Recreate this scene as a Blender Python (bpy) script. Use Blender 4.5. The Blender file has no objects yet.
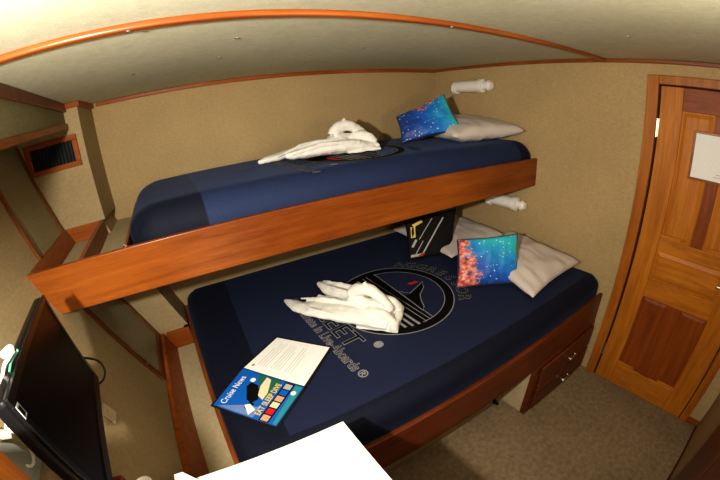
import bpy, bmesh, math, random
from mathutils import Vector, Matrix, noise
random.seed(7)
C = bpy.context.scene.collection
sc = bpy.context.scene
T = -0.102          # the cabin's cross walls are not square to the back wall: x drifts by T per metre of y
H = 2.105           # ceiling height

# ------------------------------------------------------------------ materials
def newmat(name):
    m = bpy.data.materials.new(name); m.use_nodes = True
    nt = m.node_tree; nt.nodes.clear()
    out = nt.nodes.new('ShaderNodeOutputMaterial'); b = nt.nodes.new('ShaderNodeBsdfPrincipled')
    nt.links.new(b.outputs[0], out.inputs[0]); return m, nt, b
def N(nt, t, **k):
    n = nt.nodes.new(t)
    for a, v in k.items(): setattr(n, a, v)
    return n
def setv(n, **k):
    for a, v in k.items(): n.inputs[a.replace('_', ' ')].default_value = v
    return n
def ramp(nt, stops, interp='LINEAR'):
    r = nt.nodes.new('ShaderNodeValToRGB'); r.color_ramp.interpolation = interp
    e = r.color_ramp.elements
    while len(e) < len(stops): e.new(0.5)
    for i, (p, c) in enumerate(stops): e[i].position = p; e[i].color = (*c, 1)
    return r
def plain(name, col, rough=.5, metal=0, spec=.5, bump=0, bscale=200, coat=0):
    m, nt, b = newmat(name)
    tc = N(nt, 'ShaderNodeTexCoord'); n = N(nt, 'ShaderNodeTexNoise'); setv(n, Scale=bscale, Detail=3.)
    nt.links.new(tc.outputs['Object'], n.inputs['Vector'])
    r = ramp(nt, [(.3, [c*.93 for c in col]), (.7, [min(1, c*1.05) for c in col])])
    nt.links.new(n.outputs[0], r.inputs[0]); nt.links.new(r.outputs[0], b.inputs['Base Color'])
    setv(b, Roughness=rough, Metallic=metal); b.inputs['Specular IOR Level'].default_value = spec
    b.inputs['Coat Weight'].default_value = coat
    if bump:
        bp = N(nt, 'ShaderNodeBump'); setv(bp, Strength=bump, Distance=.002)
        nt.links.new(n.outputs[0], bp.inputs['Height']); nt.links.new(bp.outputs[0], b.inputs['Normal'])
    return m
def fabric(name, c0, c1, scale=260, bump=.5, blot=.12, rough=.95, sheen=0, weave=True):
    m, nt, b = newmat(name)
    tc = N(nt, 'ShaderNodeTexCoord'); L = nt.links
    mp = N(nt, 'ShaderNodeMapping'); mp.inputs['Scale'].default_value = (1, 1, 1.8 if weave else 1)
    L.new(tc.outputs['Object'], mp.inputs[0])
    n = N(nt, 'ShaderNodeTexNoise'); setv(n, Scale=float(scale), Detail=4., Roughness=.75); L.new(mp.outputs[0], n.inputs['Vector'])
    n2 = N(nt, 'ShaderNodeTexNoise'); setv(n2, Scale=2.6, Detail=3.); L.new(tc.outputs['Object'], n2.inputs['Vector'])
    n3 = N(nt, 'ShaderNodeTexNoise'); setv(n3, Scale=scale*.22, Detail=2.); L.new(mp.outputs[0], n3.inputs['Vector'])
    ad = N(nt, 'ShaderNodeMix'); ad.data_type = 'FLOAT'; ad.inputs[0].default_value = .35
    L.new(n.outputs[0], ad.inputs[2]); L.new(n3.outputs[0], ad.inputs[3])
    r = ramp(nt, [(.34, c0), (.66, c1)]); L.new(ad.outputs[0], r.inputs[0])
    r2 = ramp(nt, [(.3, (1-blot,)*3), (.7, (1+blot*.3,)*3)]); L.new(n2.outputs[0], r2.inputs[0])
    mx = N(nt, 'ShaderNodeMix'); mx.data_type = 'RGBA'; mx.blend_type = 'MULTIPLY'; mx.inputs[0].default_value = 1
    L.new(r.outputs[0], mx.inputs[6]); L.new(r2.outputs[0], mx.inputs[7]); L.new(mx.outputs[2], b.inputs['Base Color'])
    bp = N(nt, 'ShaderNodeBump'); setv(bp, Strength=bump, Distance=.003); L.new(ad.outputs[0], bp.inputs['Height'])
    L.new(bp.outputs[0], b.inputs['Normal']); setv(b, Roughness=rough)
    b.inputs['Specular IOR Level'].default_value = .15; b.inputs['Sheen Weight'].default_value = sheen
    return m
def wood(name, dark, light, axis='X', rough=.38, scale=1.0, coat=.05, blotch=.3, wide=0):
    m, nt, b = newmat(name); L = nt.links
    tc = N(nt, 'ShaderNodeTexCoord'); mp = N(nt, 'ShaderNodeMapping')
    s = {'X': (.9, 14, 14), 'Y': (14, .9, 14), 'Z': (14, 14, .9)}[axis]
    mp.inputs['Scale'].default_value = [v*scale for v in s]; L.new(tc.outputs['Object'], mp.inputs[0])
    n = N(nt, 'ShaderNodeTexNoise'); setv(n, Scale=2.2, Detail=6., Roughness=.62, Distortion=.6); L.new(mp.outputs[0], n.inputs['Vector'])
    n2 = N(nt, 'ShaderNodeTexNoise'); setv(n2, Scale=1.7, Detail=2.); L.new(tc.outputs['Object'], n2.inputs['Vector'])
    n3 = N(nt, 'ShaderNodeTexNoise'); setv(n3, Scale=14., Detail=4., Roughness=.7); L.new(mp.outputs[0], n3.inputs['Vector'])
    a = N(nt, 'ShaderNodeMix'); a.data_type = 'FLOAT'; a.inputs[0].default_value = blotch; L.new(n.outputs[0], a.inputs[2]); L.new(n2.outputs[0], a.inputs[3])
    a2 = N(nt, 'ShaderNodeMix'); a2.data_type = 'FLOAT'; a2.inputs[0].default_value = .22; L.new(a.outputs[0], a2.inputs[2]); L.new(n3.outputs[0], a2.inputs[3])
    mid = [(x+y)/2 for x, y in zip(dark, light)]
    r = ramp(nt, [(.34-wide, dark), (.5, mid), (.64+wide, light)]); L.new(a2.outputs[0], r.inputs[0]); L.new(r.outputs[0], b.inputs['Base Color'])
    bp = N(nt, 'ShaderNodeBump'); setv(bp, Strength=.12, Distance=.001); L.new(n3.outputs[0], bp.inputs['Height']); L.new(bp.outputs[0], b.inputs['Normal'])
    setv(b, Roughness=rough); b.inputs['Specular IOR Level'].default_value = .28; b.inputs['Coat Weight'].default_value = coat; b.inputs['Coat Roughness'].default_value = .22
    return m
def bedspread(name, masks, navy=(.015, .021, .056), dark=(.006, .008, .020)):
    """navy stretch fabric; the middle panel is a lighter navy.  masks: x0, x1, y0 in object space (x corrected for slant), slopes"""
    x0, x1, y0, s0, s1 = masks
    m, nt, b = newmat(name); L = nt.links
    tc = N(nt, 'ShaderNodeTexCoord'); sp = N(nt, 'ShaderNodeSeparateXYZ'); L.new(tc.outputs['Object'], sp.inputs[0])
    def math_(op, a, c):
        n = N(nt, 'ShaderNodeMath', operation=op)
        for i, v in enumerate((a, c)):
            if hasattr(v, 'is_linked'): L.new(v, n.inputs[i])
            else: n.inputs[i].default_value = v
        return n.outputs[0]
    def smooth(v, e, w):   # 0..1 step at e
        n = N(nt, 'ShaderNodeMapRange'); n.interpolation_type = 'SMOOTHSTEP'
        L.new(v, n.inputs[0]); n.inputs[1].default_value = e-w; n.inputs[2].default_value = e+w; return n.outputs[0]
    xa = math_('SUBTRACT', sp.outputs[0], math_('MULTIPLY', sp.outputs[1], s0))
    xb = math_('SUBTRACT', sp.outputs[0], math_('MULTIPLY', sp.outputs[1], s1))
    k = math_('MULTIPLY', smooth(xa, x0, .004), math_('SUBTRACT', 1.0, smooth(xb, x1, .004)))
    k = math_('MULTIPLY', k, smooth(sp.outputs[1], y0, .006))
    n = N(nt, 'ShaderNodeTexNoise'); setv(n, Scale=420., Detail=2.); L.new(tc.outputs['Object'], n.inputs['Vector'])
    n2 = N(nt, 'ShaderNodeTexNoise'); setv(n2, Scale=5., Detail=3.); L.new(tc.outputs['Object'], n2.inputs['Vector'])
    mx = N(nt, 'ShaderNodeMix'); mx.data_type = 'RGBA'; L.new(k, mx.inputs[0]); mx.inputs[6].default_value = (*dark, 1); mx.inputs[7].default_value = (*navy, 1)
    r = ramp(nt, [(.3, (.75,)*3), (.7, (1.2,)*3)]); L.new(n.outputs[0], r.inputs[0])
    m2 = N(nt, 'ShaderNodeMix'); m2.data_type = 'RGBA'; m2.blend_type = 'MULTIPLY'; m2.inputs[0].default_value = 1
    L.new(mx.outputs[2], m2.inputs[6]); L.new(r.outputs[0], m2.inputs[7]); L.new(m2.outputs[2], b.inputs['Base Color'])
    bp = N(nt, 'ShaderNodeBump'); setv(bp, Strength=.35, Distance=.012); L.new(n2.outputs[0], bp.inputs['Height']); L.new(bp.outputs[0], b.inputs['Normal'])
    setv(b, Roughness=.75); b.inputs['Specular IOR Level'].default_value = .2
    b.inputs['Sheen Weight'].default_value = .08; b.inputs['Sheen Roughness'].default_value = .4; b.inputs['Sheen Tint'].default_value = (.35, .5, 1, 1)
    return m

M = {}
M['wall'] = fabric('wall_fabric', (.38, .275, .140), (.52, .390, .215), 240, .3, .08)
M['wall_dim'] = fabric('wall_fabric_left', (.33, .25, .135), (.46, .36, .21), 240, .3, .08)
M['panel'] = fabric('hull_panel_fabric', (.27, .225, .125), (.38, .32, .19), 240, .3)
M['ceil'] = fabric('ceiling_vinyl', (.52, .52, .40), (.66, .66, .52), 150, .25, .05, .8, weave=False)
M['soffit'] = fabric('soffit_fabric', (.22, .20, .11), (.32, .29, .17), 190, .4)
M['carpet'] = fabric('floor_carpet', (.15, .108, .064), (.36, .275, .175), 160, 1.0, .2, weave=False)
M['shelf'] = fabric('shelf_lining', (.42, .34, .21), (.56, .46, .30), 200, .3, .1, weave=False)
M['rail'] = wood('rail_wood', (.10, .020, .004), (.36, .108, .017), 'X', .30, blotch=.55, wide=.03)
M['woodX'] = wood('trim_wood_x', (.18, .042, .007), (.40, .115, .02), 'X')
M['woodY'] = wood('trim_wood_y', (.13, .034, .007), (.32, .095, .02), 'Y')
M['woodZ'] = wood('frame_wood_z', (.22, .062, .008), (.48, .170, .016), 'Z', .45, 1, 0)
M['door'] = wood('door_wood_z', (.27, .080, .007), (.56, .21, .018), 'Z', .5, 1, 0)
M['doorY'] = wood('door_wood_y', (.27, .080, .007), (.58, .22, .020), 'Y', .5, 1, 0)
M['doordark'] = wood('door_panel_wood', (.14, .030, .005), (.30, .078, .010), 'Z', .5, 1, 0)
M['doordarkY'] = wood('door_panel_wood_y', (.14, .030, .006), (.30, .075, .012), 'Y', .5, 1, 0)
M['cab'] = wood('drawer_wood', (.07, .016, .005), (.19, .046, .012), 'X')
M['dark'] = wood('dark_wood', (.035, .010, .006), (.10, .026, .014), 'Z')
M['strip'] = wood('strip_wood', (.09, .030, .010), (.24, .085, .026), 'Z')
M['white'] = plain('white_laminate', (.86, .84, .78), .35)
M['plastic'] = plain('white_plastic', (.88, .87, .84), .35, coat=.3)
M['plastic_edge'] = plain('grey_plastic', (.30, .29, .26), .5)
M['linen'] = plain('grey_linen', (.62, .56, .53), .9, spec=.1, bump=.3, bscale=320)
M['towel'] = plain('white_terry', (.80, .79, .76), .95, spec=.1, bump=.7, bscale=380)
M['black'] = plain('black_plastic', (.006, .006, .007), .28)
M['screen'] = plain('screen_glass', (.002, .002, .003), .35, spec=.2)
M['blackcloth'] = plain('black_cloth', (.012, .010, .010), .8, spec=.2, bump=.3, bscale=300)
M['silver'] = plain('brushed_metal', (.62, .60, .56), .3, 1)
M['ivory'] = plain('ivory_plastic', (.62, .52, .36), .5)
M['louvre'] = plain('black_louvre', (.020, .028, .030), .35)
M['opening_shade'] = plain('opening_shade_black', (.003, .004, .004), .8)  # near-black colour standing in for shade in the door gap and vent
M['paper'] = plain('white_paper', (.84, .84, .84), .8, spec=.2)
M['ink'] = plain('grey_ink', (.42, .42, .42), .8, spec=.1)
M['typed'] = plain('faint_type', (.55, .54, .53), .8)
M['greyprint'] = plain('grey_print', (.27, .27, .28), .8, spec=.1)
M['blackprint'] = plain('black_print', (.0035, .0035, .004), .7, spec=.15)
M['navyprint'] = plain('navy_print', (.012, .017, .045), .8, spec=.15)
M['redprint'] = plain('red_print', (.50, .02, .03), .8, spec=.1)
M['blueprint'] = plain('blue_print', (.006, .12, .50), .35, bscale=12)
M['deepblue'] = plain('pale_blue_print', (.16, .24, .52), .4)
M['teal'] = plain('teal_print', (.03, .26, .30), .4)
M['green'] = plain('green_print', (.02, .13, .10), .4)
M['yellow'] = plain('yellow_print', (.72, .55, .12), .5)
M['cream'] = plain('cream_print', (.75, .66, .45), .5)
M['whiteprint'] = plain('white_print', (.82, .84, .82), .5)
M['skin'] = plain('peach_print', (.62, .34, .22), .5)
M['cablegreen'] = plain('green_cable', (.10, .42, .28), .5)

def reef_mat(name, coral_dir):
    """printed reef cushion: deep blue to cyan water, coral fish on one side, white specks"""
    m, nt, b = newmat(name); L = nt.links
    uv = N(nt, 'ShaderNodeUVMap'); sp = N(nt, 'ShaderNodeSeparateXYZ'); L.new(uv.outputs[0], sp.inputs[0])
    def mm(op, a, c, cl=False):
        n = N(nt, 'ShaderNodeMath', operation=op); n.use_clamp = cl
        for i, v in enumerate((a, c)):
            if hasattr(v, 'is_linked'): L.new(v, n.inputs[i])
            else: n.inputs[i].default_value = v
        return n.outputs[0]
    n1 = N(nt, 'ShaderNodeTexNoise'); setv(n1, Scale=3.2, Detail=3.); L.new(uv.outputs[0], n1.inputs['Vector'])
    g = mm('ADD', mm('MULTIPLY', sp.outputs[0], .45), mm('MULTIPLY', sp.outputs[1], .75 if coral_dir == 'left' else .1))
    if coral_dir != 'left': g = mm('MULTIPLY', sp.outputs[0], .95)
    g = mm('ADD', g, mm('MULTIPLY', mm('SUBTRACT', n1.outputs[0], .5), .5))
    water = ramp(nt, [(.15, (.010, .045, .26)), (.45, (.008, .11, .50)), (.72, (.01, .24, .62)), (.95, (.03, .50, .62))]); L.new(g, water.inputs[0])
    v = N(nt, 'ShaderNodeTexVoronoi'); setv(v, Scale=19., Randomness=1.); L.new(uv.outputs[0], v.inputs['Vector'])
    dots = N(nt, 'ShaderNodeMapRange'); L.new(v.outputs['Distance'], dots.inputs[0]); dots.inputs[1].default_value = .24; dots.inputs[2].default_value = .16
    vc = N(nt, 'ShaderNodeSeparateColor'); L.new(v.outputs['Color'], vc.inputs[0])
    pick = mm('GREATER_THAN', vc.outputs[0], .55); dm = mm('MULTIPLY', dots.outputs[0], pick)
    m1 = N(nt, 'ShaderNodeMix'); m1.data_type = 'RGBA'; L.new(dm, m1.inputs[0]); L.new(water.outputs[0], m1.inputs[6]); m1.inputs[7].default_value = (.75, .85, .85, 1)
    n2 = N(nt, 'ShaderNodeTexNoise'); setv(n2, Scale=6., Detail=5., Roughness=.7); L.new(uv.outputs[0], n2.inputs['Vector'])
    n3 = N(nt, 'ShaderNodeTexNoise'); setv(n3, Scale=13., Detail=4.); L.new(uv.outputs[0], n3.inputs['Vector'])
    coral = ramp(nt, [(.32, (.03, .01, .05)), (.42, (.45, .05, .05)), (.52, (.58, .14, .09)), (.60, (.70, .40, .28)), (.70, (.10, .16, .35))]); L.new(n3.outputs[0], coral.inputs[0])
    if coral_dir == 'left':
        d = mm('ADD', mm('MULTIPLY', sp.outputs[0], -1.), mm('MULTIPLY', sp.outputs[1], -.25)); base = .33
    else:
        # coral runs along the top edge
        a = mm('ABSOLUTE', mm('SUBTRACT', sp.outputs[0], .50), 0.)
        d = mm('ADD', mm('MULTIPLY', mm('SUBTRACT', 1., sp.outputs[1]), -1.1), mm('MULTIPLY', a, -.75)); base = .16
    d = mm('ADD', mm('ADD', d, base), mm('MULTIPLY', mm('SUBTRACT', n2.outputs[0], .45), .9))
    k = N(nt, 'ShaderNodeMapRange'); L.new(d, k.inputs[0]); k.inputs[1].default_value = -.02; k.inputs[2].default_value = .04
    m2 = N(nt, 'ShaderNodeMix'); m2.data_type = 'RGBA'; L.new(k.outputs[0], m2.inputs[0]); L.new(m1.outputs[2], m2.inputs[6]); L.new(coral.outputs[0], m2.inputs[7])
    # dark piping toward the borders
    ex = mm('MINIMUM', mm('MINIMUM', sp.outputs[0], mm('SUBTRACT', 1., sp.outputs[0])), mm('MINIMUM', sp.outputs[1], mm('SUBTRACT', 1., sp.outputs[1])))
    ke = N(nt, 'ShaderNodeMapRange'); L.new(ex, ke.inputs[0]); ke.inputs[1].default_value = .03; ke.inputs[2].default_value = .012
    m3 = N(nt, 'ShaderNodeMix'); m3.data_type = 'RGBA'; L.new(ke.outputs[0], m3.inputs[0]); L.new(m2.outputs[2], m3.inputs[6]); m3.inputs[7].default_value = (.01, .015, .08, 1)
    L.new(m3.outputs[2], b.inputs['Base Color']); setv(b, Roughness=.5); b.inputs['Sheen Weight'].default_value = .1
    return m

# ------------------------------------------------------------------ object helpers
def prop(o, label=None, cat=None, group=None, kind=None):
    if label: o['label'] = label
    if cat: o['category'] = cat
    if group: o['group'] = group
    if kind: o['kind'] = kind
    return o
def empty(name, loc=(0, 0, 0), **k):
    o = bpy.data.objects.new(name, None); o.empty_display_size = .05; o.location = loc; C.objects.link(o); return prop(o, **k)
class MB:
    def __init__(s): s.bm = bmesh.new()
    def poly(s, pts, faces):
        vs = [s.bm.verts.new(p) for p in pts]
        for f in faces:
            try: s.bm.faces.new([vs[i] for i in f])
            except ValueError: pass
        return s
    def hexa(s, p):   # 8 points: bottom ring 0-3, top ring 4-7
        return s.poly(p, [(3, 2, 1, 0), (4, 5, 6, 7), (0, 1, 5, 4), (1, 2, 6, 5), (2, 3, 7, 6), (3, 0, 4, 7)])
    def box(s, x0, x1, y0, y1, z0, z1, t=None):    # x given at y = 0, then slanted
        t = T if t is None else t
        r = [(x0, y0), (x1, y0), (x1, y1), (x0, y1)]
        return s.hexa([(x+t*y, y, z0) for x, y in r]+[(x+t*y, y, z1) for x, y in r])
    def prism(s, bot, top):
        n = len(bot); s.poly(list(bot)+list(top), [tuple(range(n))[::-1], tuple(range(n, 2*n))]+[(i, (i+1) % n, n+(i+1) % n, n+i) for i in range(n)]); return s
    def tube(s, pts, rad, seg=10, flat=1.0, up=(0, 0, 1), caps=True):
        pts = [Vector(p) for p in pts]; rings = []
        rads = rad if isinstance(rad, (list, tuple)) else [rad]*len(pts)
        fl = flat if isinstance(flat, (list, tuple)) else [flat]*len(pts)
        upv = Vector(up)
        for i, p in enumerate(pts):
            d = (pts[min(i+1, len(pts)-1)]-pts[max(i-1, 0)]).normalized()
            a = d.cross(upv)
            if a.length < .05: a = d.cross(Vector((0, 1, 0)))
            a.normalize(); b = a.cross(d).normalized()
            rings.append([s.bm.verts.new(p+a*math.cos(2*math.pi*k/seg)*rads[i]+b*math.sin(2*math.pi*k/seg)*rads[i]*fl[i]) for k in range(seg)])
        for r0, r1 in zip(rings, rings[1:]):
            for k in range(seg): s.bm.faces.new((r0[k], r0[(k+1) % seg], r1[(k+1) % seg], r1[k]))
        if caps: s.bm.faces.new(rings[0][::-1]); s.bm.faces.new(rings[-1])
        return s
    def build(s, name, mat, parent=None, bevel=0, seg=2, smooth=False, loc=None, subs=0):
        bmesh.ops.recalc_face_normals(s.bm, faces=s.bm.faces[:])
        me = bpy.data.meshes.new(name); s.bm.to_mesh(me); s.bm.free()
        o = bpy.data.objects.new(name, me); C.objects.link(o); me.materials.append(mat)
        if parent: o.parent = parent; o.location = -parent.location
        if smooth:
            for f in me.polygons: f.use_smooth = True
        if bevel:
            b = o.modifiers.new('bevel', 'BEVEL'); b.width = bevel; b.segments = seg; b.limit_method = 'ANGLE'; b.angle_limit = .6
        if subs:
            u = o.modifiers.new('sub', 'SUBSURF'); u.levels = u.render_levels = subs
        return o
def sub(o, parent):      # parent that is a mesh: its origin is the world origin
    o.parent = parent; o.location = (0, 0, 0); return o
def struct(o): o['kind'] = 'structure'; return o
def spline(pts, n=8):
    P = [Vector(p) for p in pts]; out = []
    for i in range(len(P)-1):
        a, b, c, d = P[max(i-1, 0)], P[i], P[i+1], P[min(i+2, len(P)-1)]
        for k in range(n):
            t = k/n
            out.append(.5*((2*b)+(c-a)*t+(2*a-5*b+4*c-d)*t*t+(3*b-a-3*c+d)*t**3))
    out.append(P[-1]); return out

# ------------------------------------------------------------------ room shell
ZK = 1.4527                                   # height where the hull side changes its lean
def wl(y, z):                                 # inner face of the left (hull) wall
    return (-2.25-.393*z if z <= ZK else -2.25-.393*ZK-.246*(z-ZK))+T*y
YN = -2.54
struct(MB().box(-3.2, .35, YN-.1, .12, -.1, 0).build('floor', M['carpet']))
struct(MB().box(-3.3, .35, YN-.1, .12, H, H+.1).build('ceiling', M['ceil']))
struct(MB().box(-3.3, .12, 0, .1, 0, H).build('wall_back', M['wall']))
struct(MB().box(0, .1, YN, 0, 0, H).build('wall_right', M['wall']))
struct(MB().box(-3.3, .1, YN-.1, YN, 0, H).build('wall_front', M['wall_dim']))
m = MB()
for z0, z1 in ((0, ZK), (ZK, H)):
    q = [(wl(YN, z0), YN, z0), (wl(YN, z0)-.1, YN, z0), (wl(0, z0)-.1, 0, z0), (wl(0, z0), 0, z0)]
    r = [(wl(YN, z1), YN, z1), (wl(YN, z1)-.1, YN, z1), (wl(0, z1)-.1, 0, z1), (wl(0, z1), 0, z1)]
    m.hexa(q+r)
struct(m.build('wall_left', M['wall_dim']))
# boxed-in corner frame that carries the air vent
YV = -.291
m = MB()
m.hexa([(wl(0, ZK), 0, ZK), (wl(YV, ZK), YV, ZK), (-2.5317, YV, ZK), (-2.5317, 0, ZK),
        (wl(0, H)-.02, 0, H), (wl(YV, H)-.02, YV, H), (-2.5317, YV, H), (-2.5317, 0, H)])
def cf(z): return -2.267-.353*(z-.65)
def cb(z): return -2.291-.353*(z-.65)
ZC = .66
m.hexa([(wl(0, ZC), 0, ZC), (wl(YV, ZC), YV, ZC), (cf(ZC), YV, ZC), (cb(ZC), 0, ZC),
        (wl(0, ZK), 0, ZK), (wl(YV, ZK), YV, ZK), (cf(ZK), YV, ZK), (cb(ZK), 0, ZK)])
m.hexa([(wl(0, .1), 0, 0), (wl(YV, .1), YV, 0), (-2.302, YV, 0), (-2.302, 0, 0),
        (wl(0, ZC), 0, ZC), (wl(YV, ZC), YV, ZC), (-2.302, YV, ZC), (-2.302, 0, ZC)])
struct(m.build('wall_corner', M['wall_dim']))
# soffit along the hull near the ceiling; its lower edge drops toward the camera
def sx(y): return -2.6407+T*y
def sz(y): return 1.976+(y-YV)*.0747
m = MB()
m.hexa([(wl(YN, 1.8)-.02, YN, sz(YN)), (sx(YN), YN, sz(YN)), (sx(YV), YV, sz(YV)), (wl(YV, 1.96)-.02, YV, sz(YV)),
        (wl(YN, H)-.02, YN, H), (sx(YN), YN, H), (sx(YV), YV, H), (wl(YV, H)-.02, YV, H)])
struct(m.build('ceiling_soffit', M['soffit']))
# wooden trims
m = MB(); m.box(-2.5+0, -.0, -.018, 0, H-.024, H); struct(m.build('trim_back', M['woodX'], bevel=.004))
m = MB(); m.box(-.018, 0, YN, -.018, H-.022, H); struct(m.build('trim_right', M['woodY'], bevel=.004))
m = MB(); m.hexa([(wl(0,H)+.2, -1.396, H-.017), (.13, -1.396, H-.017), (.13, -1.366, H-.017), (wl(0,H)+.2, -1.366, H-.017),
                  (wl(0,H)+.2, -1.396, H), (.13, -1.396, H), (.13, -1.366, H), (wl(0,H)+.2, -1.366, H)])
struct(m.build('trim_ceiling', M['woodX'], bevel=.006, seg=3))
m = MB(); m.box(-2.6407, -2.6407+.018, YN, YV-.0, H-.045, H); struct(m.build('trim_soffit_top', M['strip'], bevel=.004))
m = MB(); a, b = -.006, .012
m.hexa([(sx(YN)+a, YN, sz(YN)-.004), (sx(YN)+b, YN, sz(YN)-.004), (sx(YV)+b, YV, sz(YV)-.004), (sx(YV)+a, YV, sz(YV)-.004),
        (sx(YN)+a, YN, sz(YN)+.026), (sx(YN)+b, YN, sz(YN)+.026), (sx(YV)+b, YV, sz(YV)+.026), (sx(YV)+a, YV, sz(YV)+.026)])
struct(m.build('trim_soffit_bottom', M['woodY'], bevel=.004))
m = MB(); m.box(-2.64, -2.515, YV-.016, YV, H-.03, H, 0); m.box(-2.5317, -2.515, YV, 0, H-.03, H, 0)
struct(m.build('trim_corner', M['woodX'], bevel=.004))
m = MB(); m.box(-.014, 0, YN, -2.456, 0, .05); struct(m.build('baseboard_right', M['woodY'], bevel=.003))
m = MB(); m.box(-.86, 0, YN, YN+.012, 0, .014); struct(m.build('baseboard_front', M['dark'], bevel=.003))
# wooden picture-frame moulding of the hull panel
fr = empty('hull_panel', (wl(-.56, .7)+.01, -.56, .7), label='tall fabric covered hull panel framed by thin wooden strips on the left wall', cat='wall panel')
def strip(y0, y1, zs, e0=.0, e1=.016):
    m = MB()
    for z0, z1 in zip(zs, zs[1:]):
        m.hexa([(wl(y0, z0)+e1, y0, z0), (wl(y0, z0)+e0, y0, z0), (wl(y1, z0)+e0, y1, z0), (wl(y1, z0)+e1, y1, z0),
                (wl(y0, z1)+e1, y0, z1), (wl(y0, z1)+e0, y0, z1), (wl(y1, z1)+e0, y1, z1), (wl(y1, z1)+e1, y1, z1)])
    return m
strip(-.785, -.762, (.69, ZK, 1.945)).build('frame_strip', M['strip'], fr)
strip(-.352, -.329, (.69, ZK, 1.945)).build('frame_strip', M['strip'], fr)
strip(-.785, -.329, (.665, .69)).build('frame_strip', M['strip'], fr)
strip(-.762, -.352, (.69, ZK, 1.945), 0, .004).build('panel_fabric', M['panel'], fr)
m = MB(); m.tube([(wl(-.773, .79)+.014, -.773, .79), (wl(-.773, .79)+.020, -.773, .79)], .006, 10, up=(0, 0, 1)); m.build('screw_head', M['silver'], fr)

# ------------------------------------------------------------------ door (right wall)
YJ, YH, YL, YE = -1.6407, -1.7158, -2.395, -2.4545
ZT = 1.966
m = MB()
m.box(-.028, 0, YH+.012, YJ, 0, 2.022); m.box(-.028, 0, YE, YL-.006, 0, 2.022); m.box(-.028, 0, YL-.006, YH+.012, ZT+.008, 2.022)
struct(m.build('trim_door', M['woodZ'], bevel=.004))
struct(MB().box(-.003, 0, YL-.006, YH+.012, 0, ZT+.008).build('trim_door_gap_shade', M['opening_shade']))  # black sheet behind the leaf paints the shade of the gap
# leaf
fx0, fx1 = -.016, -.0032
m = MB()
m.box(fx0, fx1, -1.838, YH, .006, ZT); m.box(fx0, fx1, YL, -2.262, .006, ZT)         # stiles
door = m.build('door_1', M['door'], bevel=.003); struct(door)
m = MB()
m.box(fx0, fx1, -2.262, -1.838, .87-.005, .745); m.box(fx0, fx1, -2.262, -1.838, 1.135, 1.055)
m.box(fx0, fx1, -2.262, -1.838, .006, .185)
for ya, yb in ((-1.958, -1.838), (-2.262, -2.14)):    # little steps on the rails
    m.box(fx0, fx1, ya, yb, .185, .21); m.box(fx0, fx1, ya, yb, 1.135, 1.155)
sub(m.build('door_rail', M['doorY'], bevel=.003), door)
sub(MB().box(fx0, fx1, -2.262, -1.838, 1.845, ZT).build('door_rail', M['doordarkY'], bevel=.003), door)
for z0, z1 in ((.185, .745), (1.135, 1.845)):
    sub(MB().box(fx0, fx1, -2.085, -2.015, z0, z1).build('door_mullion', M['doordark'], bevel=.002), door)
    for ya, yb in ((-2.262, -2.085), (-2.015, -1.838)):
        b0, b1 = -.006, fx1
        m = MB(); m.box(b0, b1, ya, yb, z0, z1)
        g = .028                                                    # raised field with sloping edges
        r = [(b0, ya+.008), (b0, yb-.008)]
        P = lambda x, y, z: (x+T*y, y, z)
        m.prism([P(b0, ya+.008, z0+.008), P(b0, yb-.008, z0+.008), P(b0, yb-.008, z1-.008), P(b0, ya+.008, z1-.008)],
                [P(-.013, ya+g, z0+g), P(-.013, yb-g, z0+g), P(-.013, yb-g, z1-g), P(-.013, ya+g, z1-g)])
        sub(m.build('door_panel', M['doordark']if z0 < 1 else M['door']), door)
m = MB(); ya, yb, z0, z1 = -2.262, -1.838, .865, 1.055; m.box(-.005, fx1, ya, yb, z0, z1)
m.prism([P(-.005, ya+.008, z0+.008), P(-.005, yb-.008, z0+.008), P(-.005, yb-.008, z1-.008), P(-.005, ya+.008, z1-.008)],
        [P(-.013, ya+.03, z0+.03), P(-.013, yb-.03, z0+.03), P(-.013, yb-.03, z1-.03), P(-.013, ya+.03, z1-.03)])
sub(m.build('door_panel', M['doorY']), door)
for zc in (1.74, .26):
    m = MB(); m.tube([(-.026+T*YH, YH+.006, zc-.05), (-.026+T*YH, YH+.006, zc+.05)], .005, 10); m.box(-.0175, -.0155, YH-.004, YH+.003, zc-.05, zc+.05)
    sub(m.build('hinge', M['silver'], smooth=False), door)
m = MB(); m.tube([P(-.016, -2.335, .98), P(-.05, -2.335, .98)], .009, 12, up=(0, 0, 1)); m.tube(spline([P(-.05, -2.335, .98), P(-.055, -2.32, .98), P(-.055, -2.23, .98)]), .008, 10)
sub(m.build('door_handle', M['silver'], smooth=True), door)
# notice in a wooden frame on the door
ntc = empty('door_notice', P(-.02, -2.06, 1.5), label='white printed notice in a thin wooden frame on the door', cat='notice')
m = MB()
for a in ((-2.20, -1.915, 1.502, 1.514), (-2.20, -1.915, 1.744, 1.756), (-1.927, -1.915, 1.514, 1.744), (-2.20, -2.188, 1.514, 1.744)):
    m.box(-.026, -.0165, *a)
m.build('frame', M['woodY'], ntc, bevel=.002)
MB().box(-.021, -.0167, -2.188, -1.927, 1.514, 1.744).build('paper', M['paper'], ntc)
m = MB()
for k in range(2): m.box(-.0216, -.0211, -2.15, -2.05-.01*(k % 2), 1.535+.014*k, 1.538+.014*k)
m.build('printed_lines', M['ink'], ntc)

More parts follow.
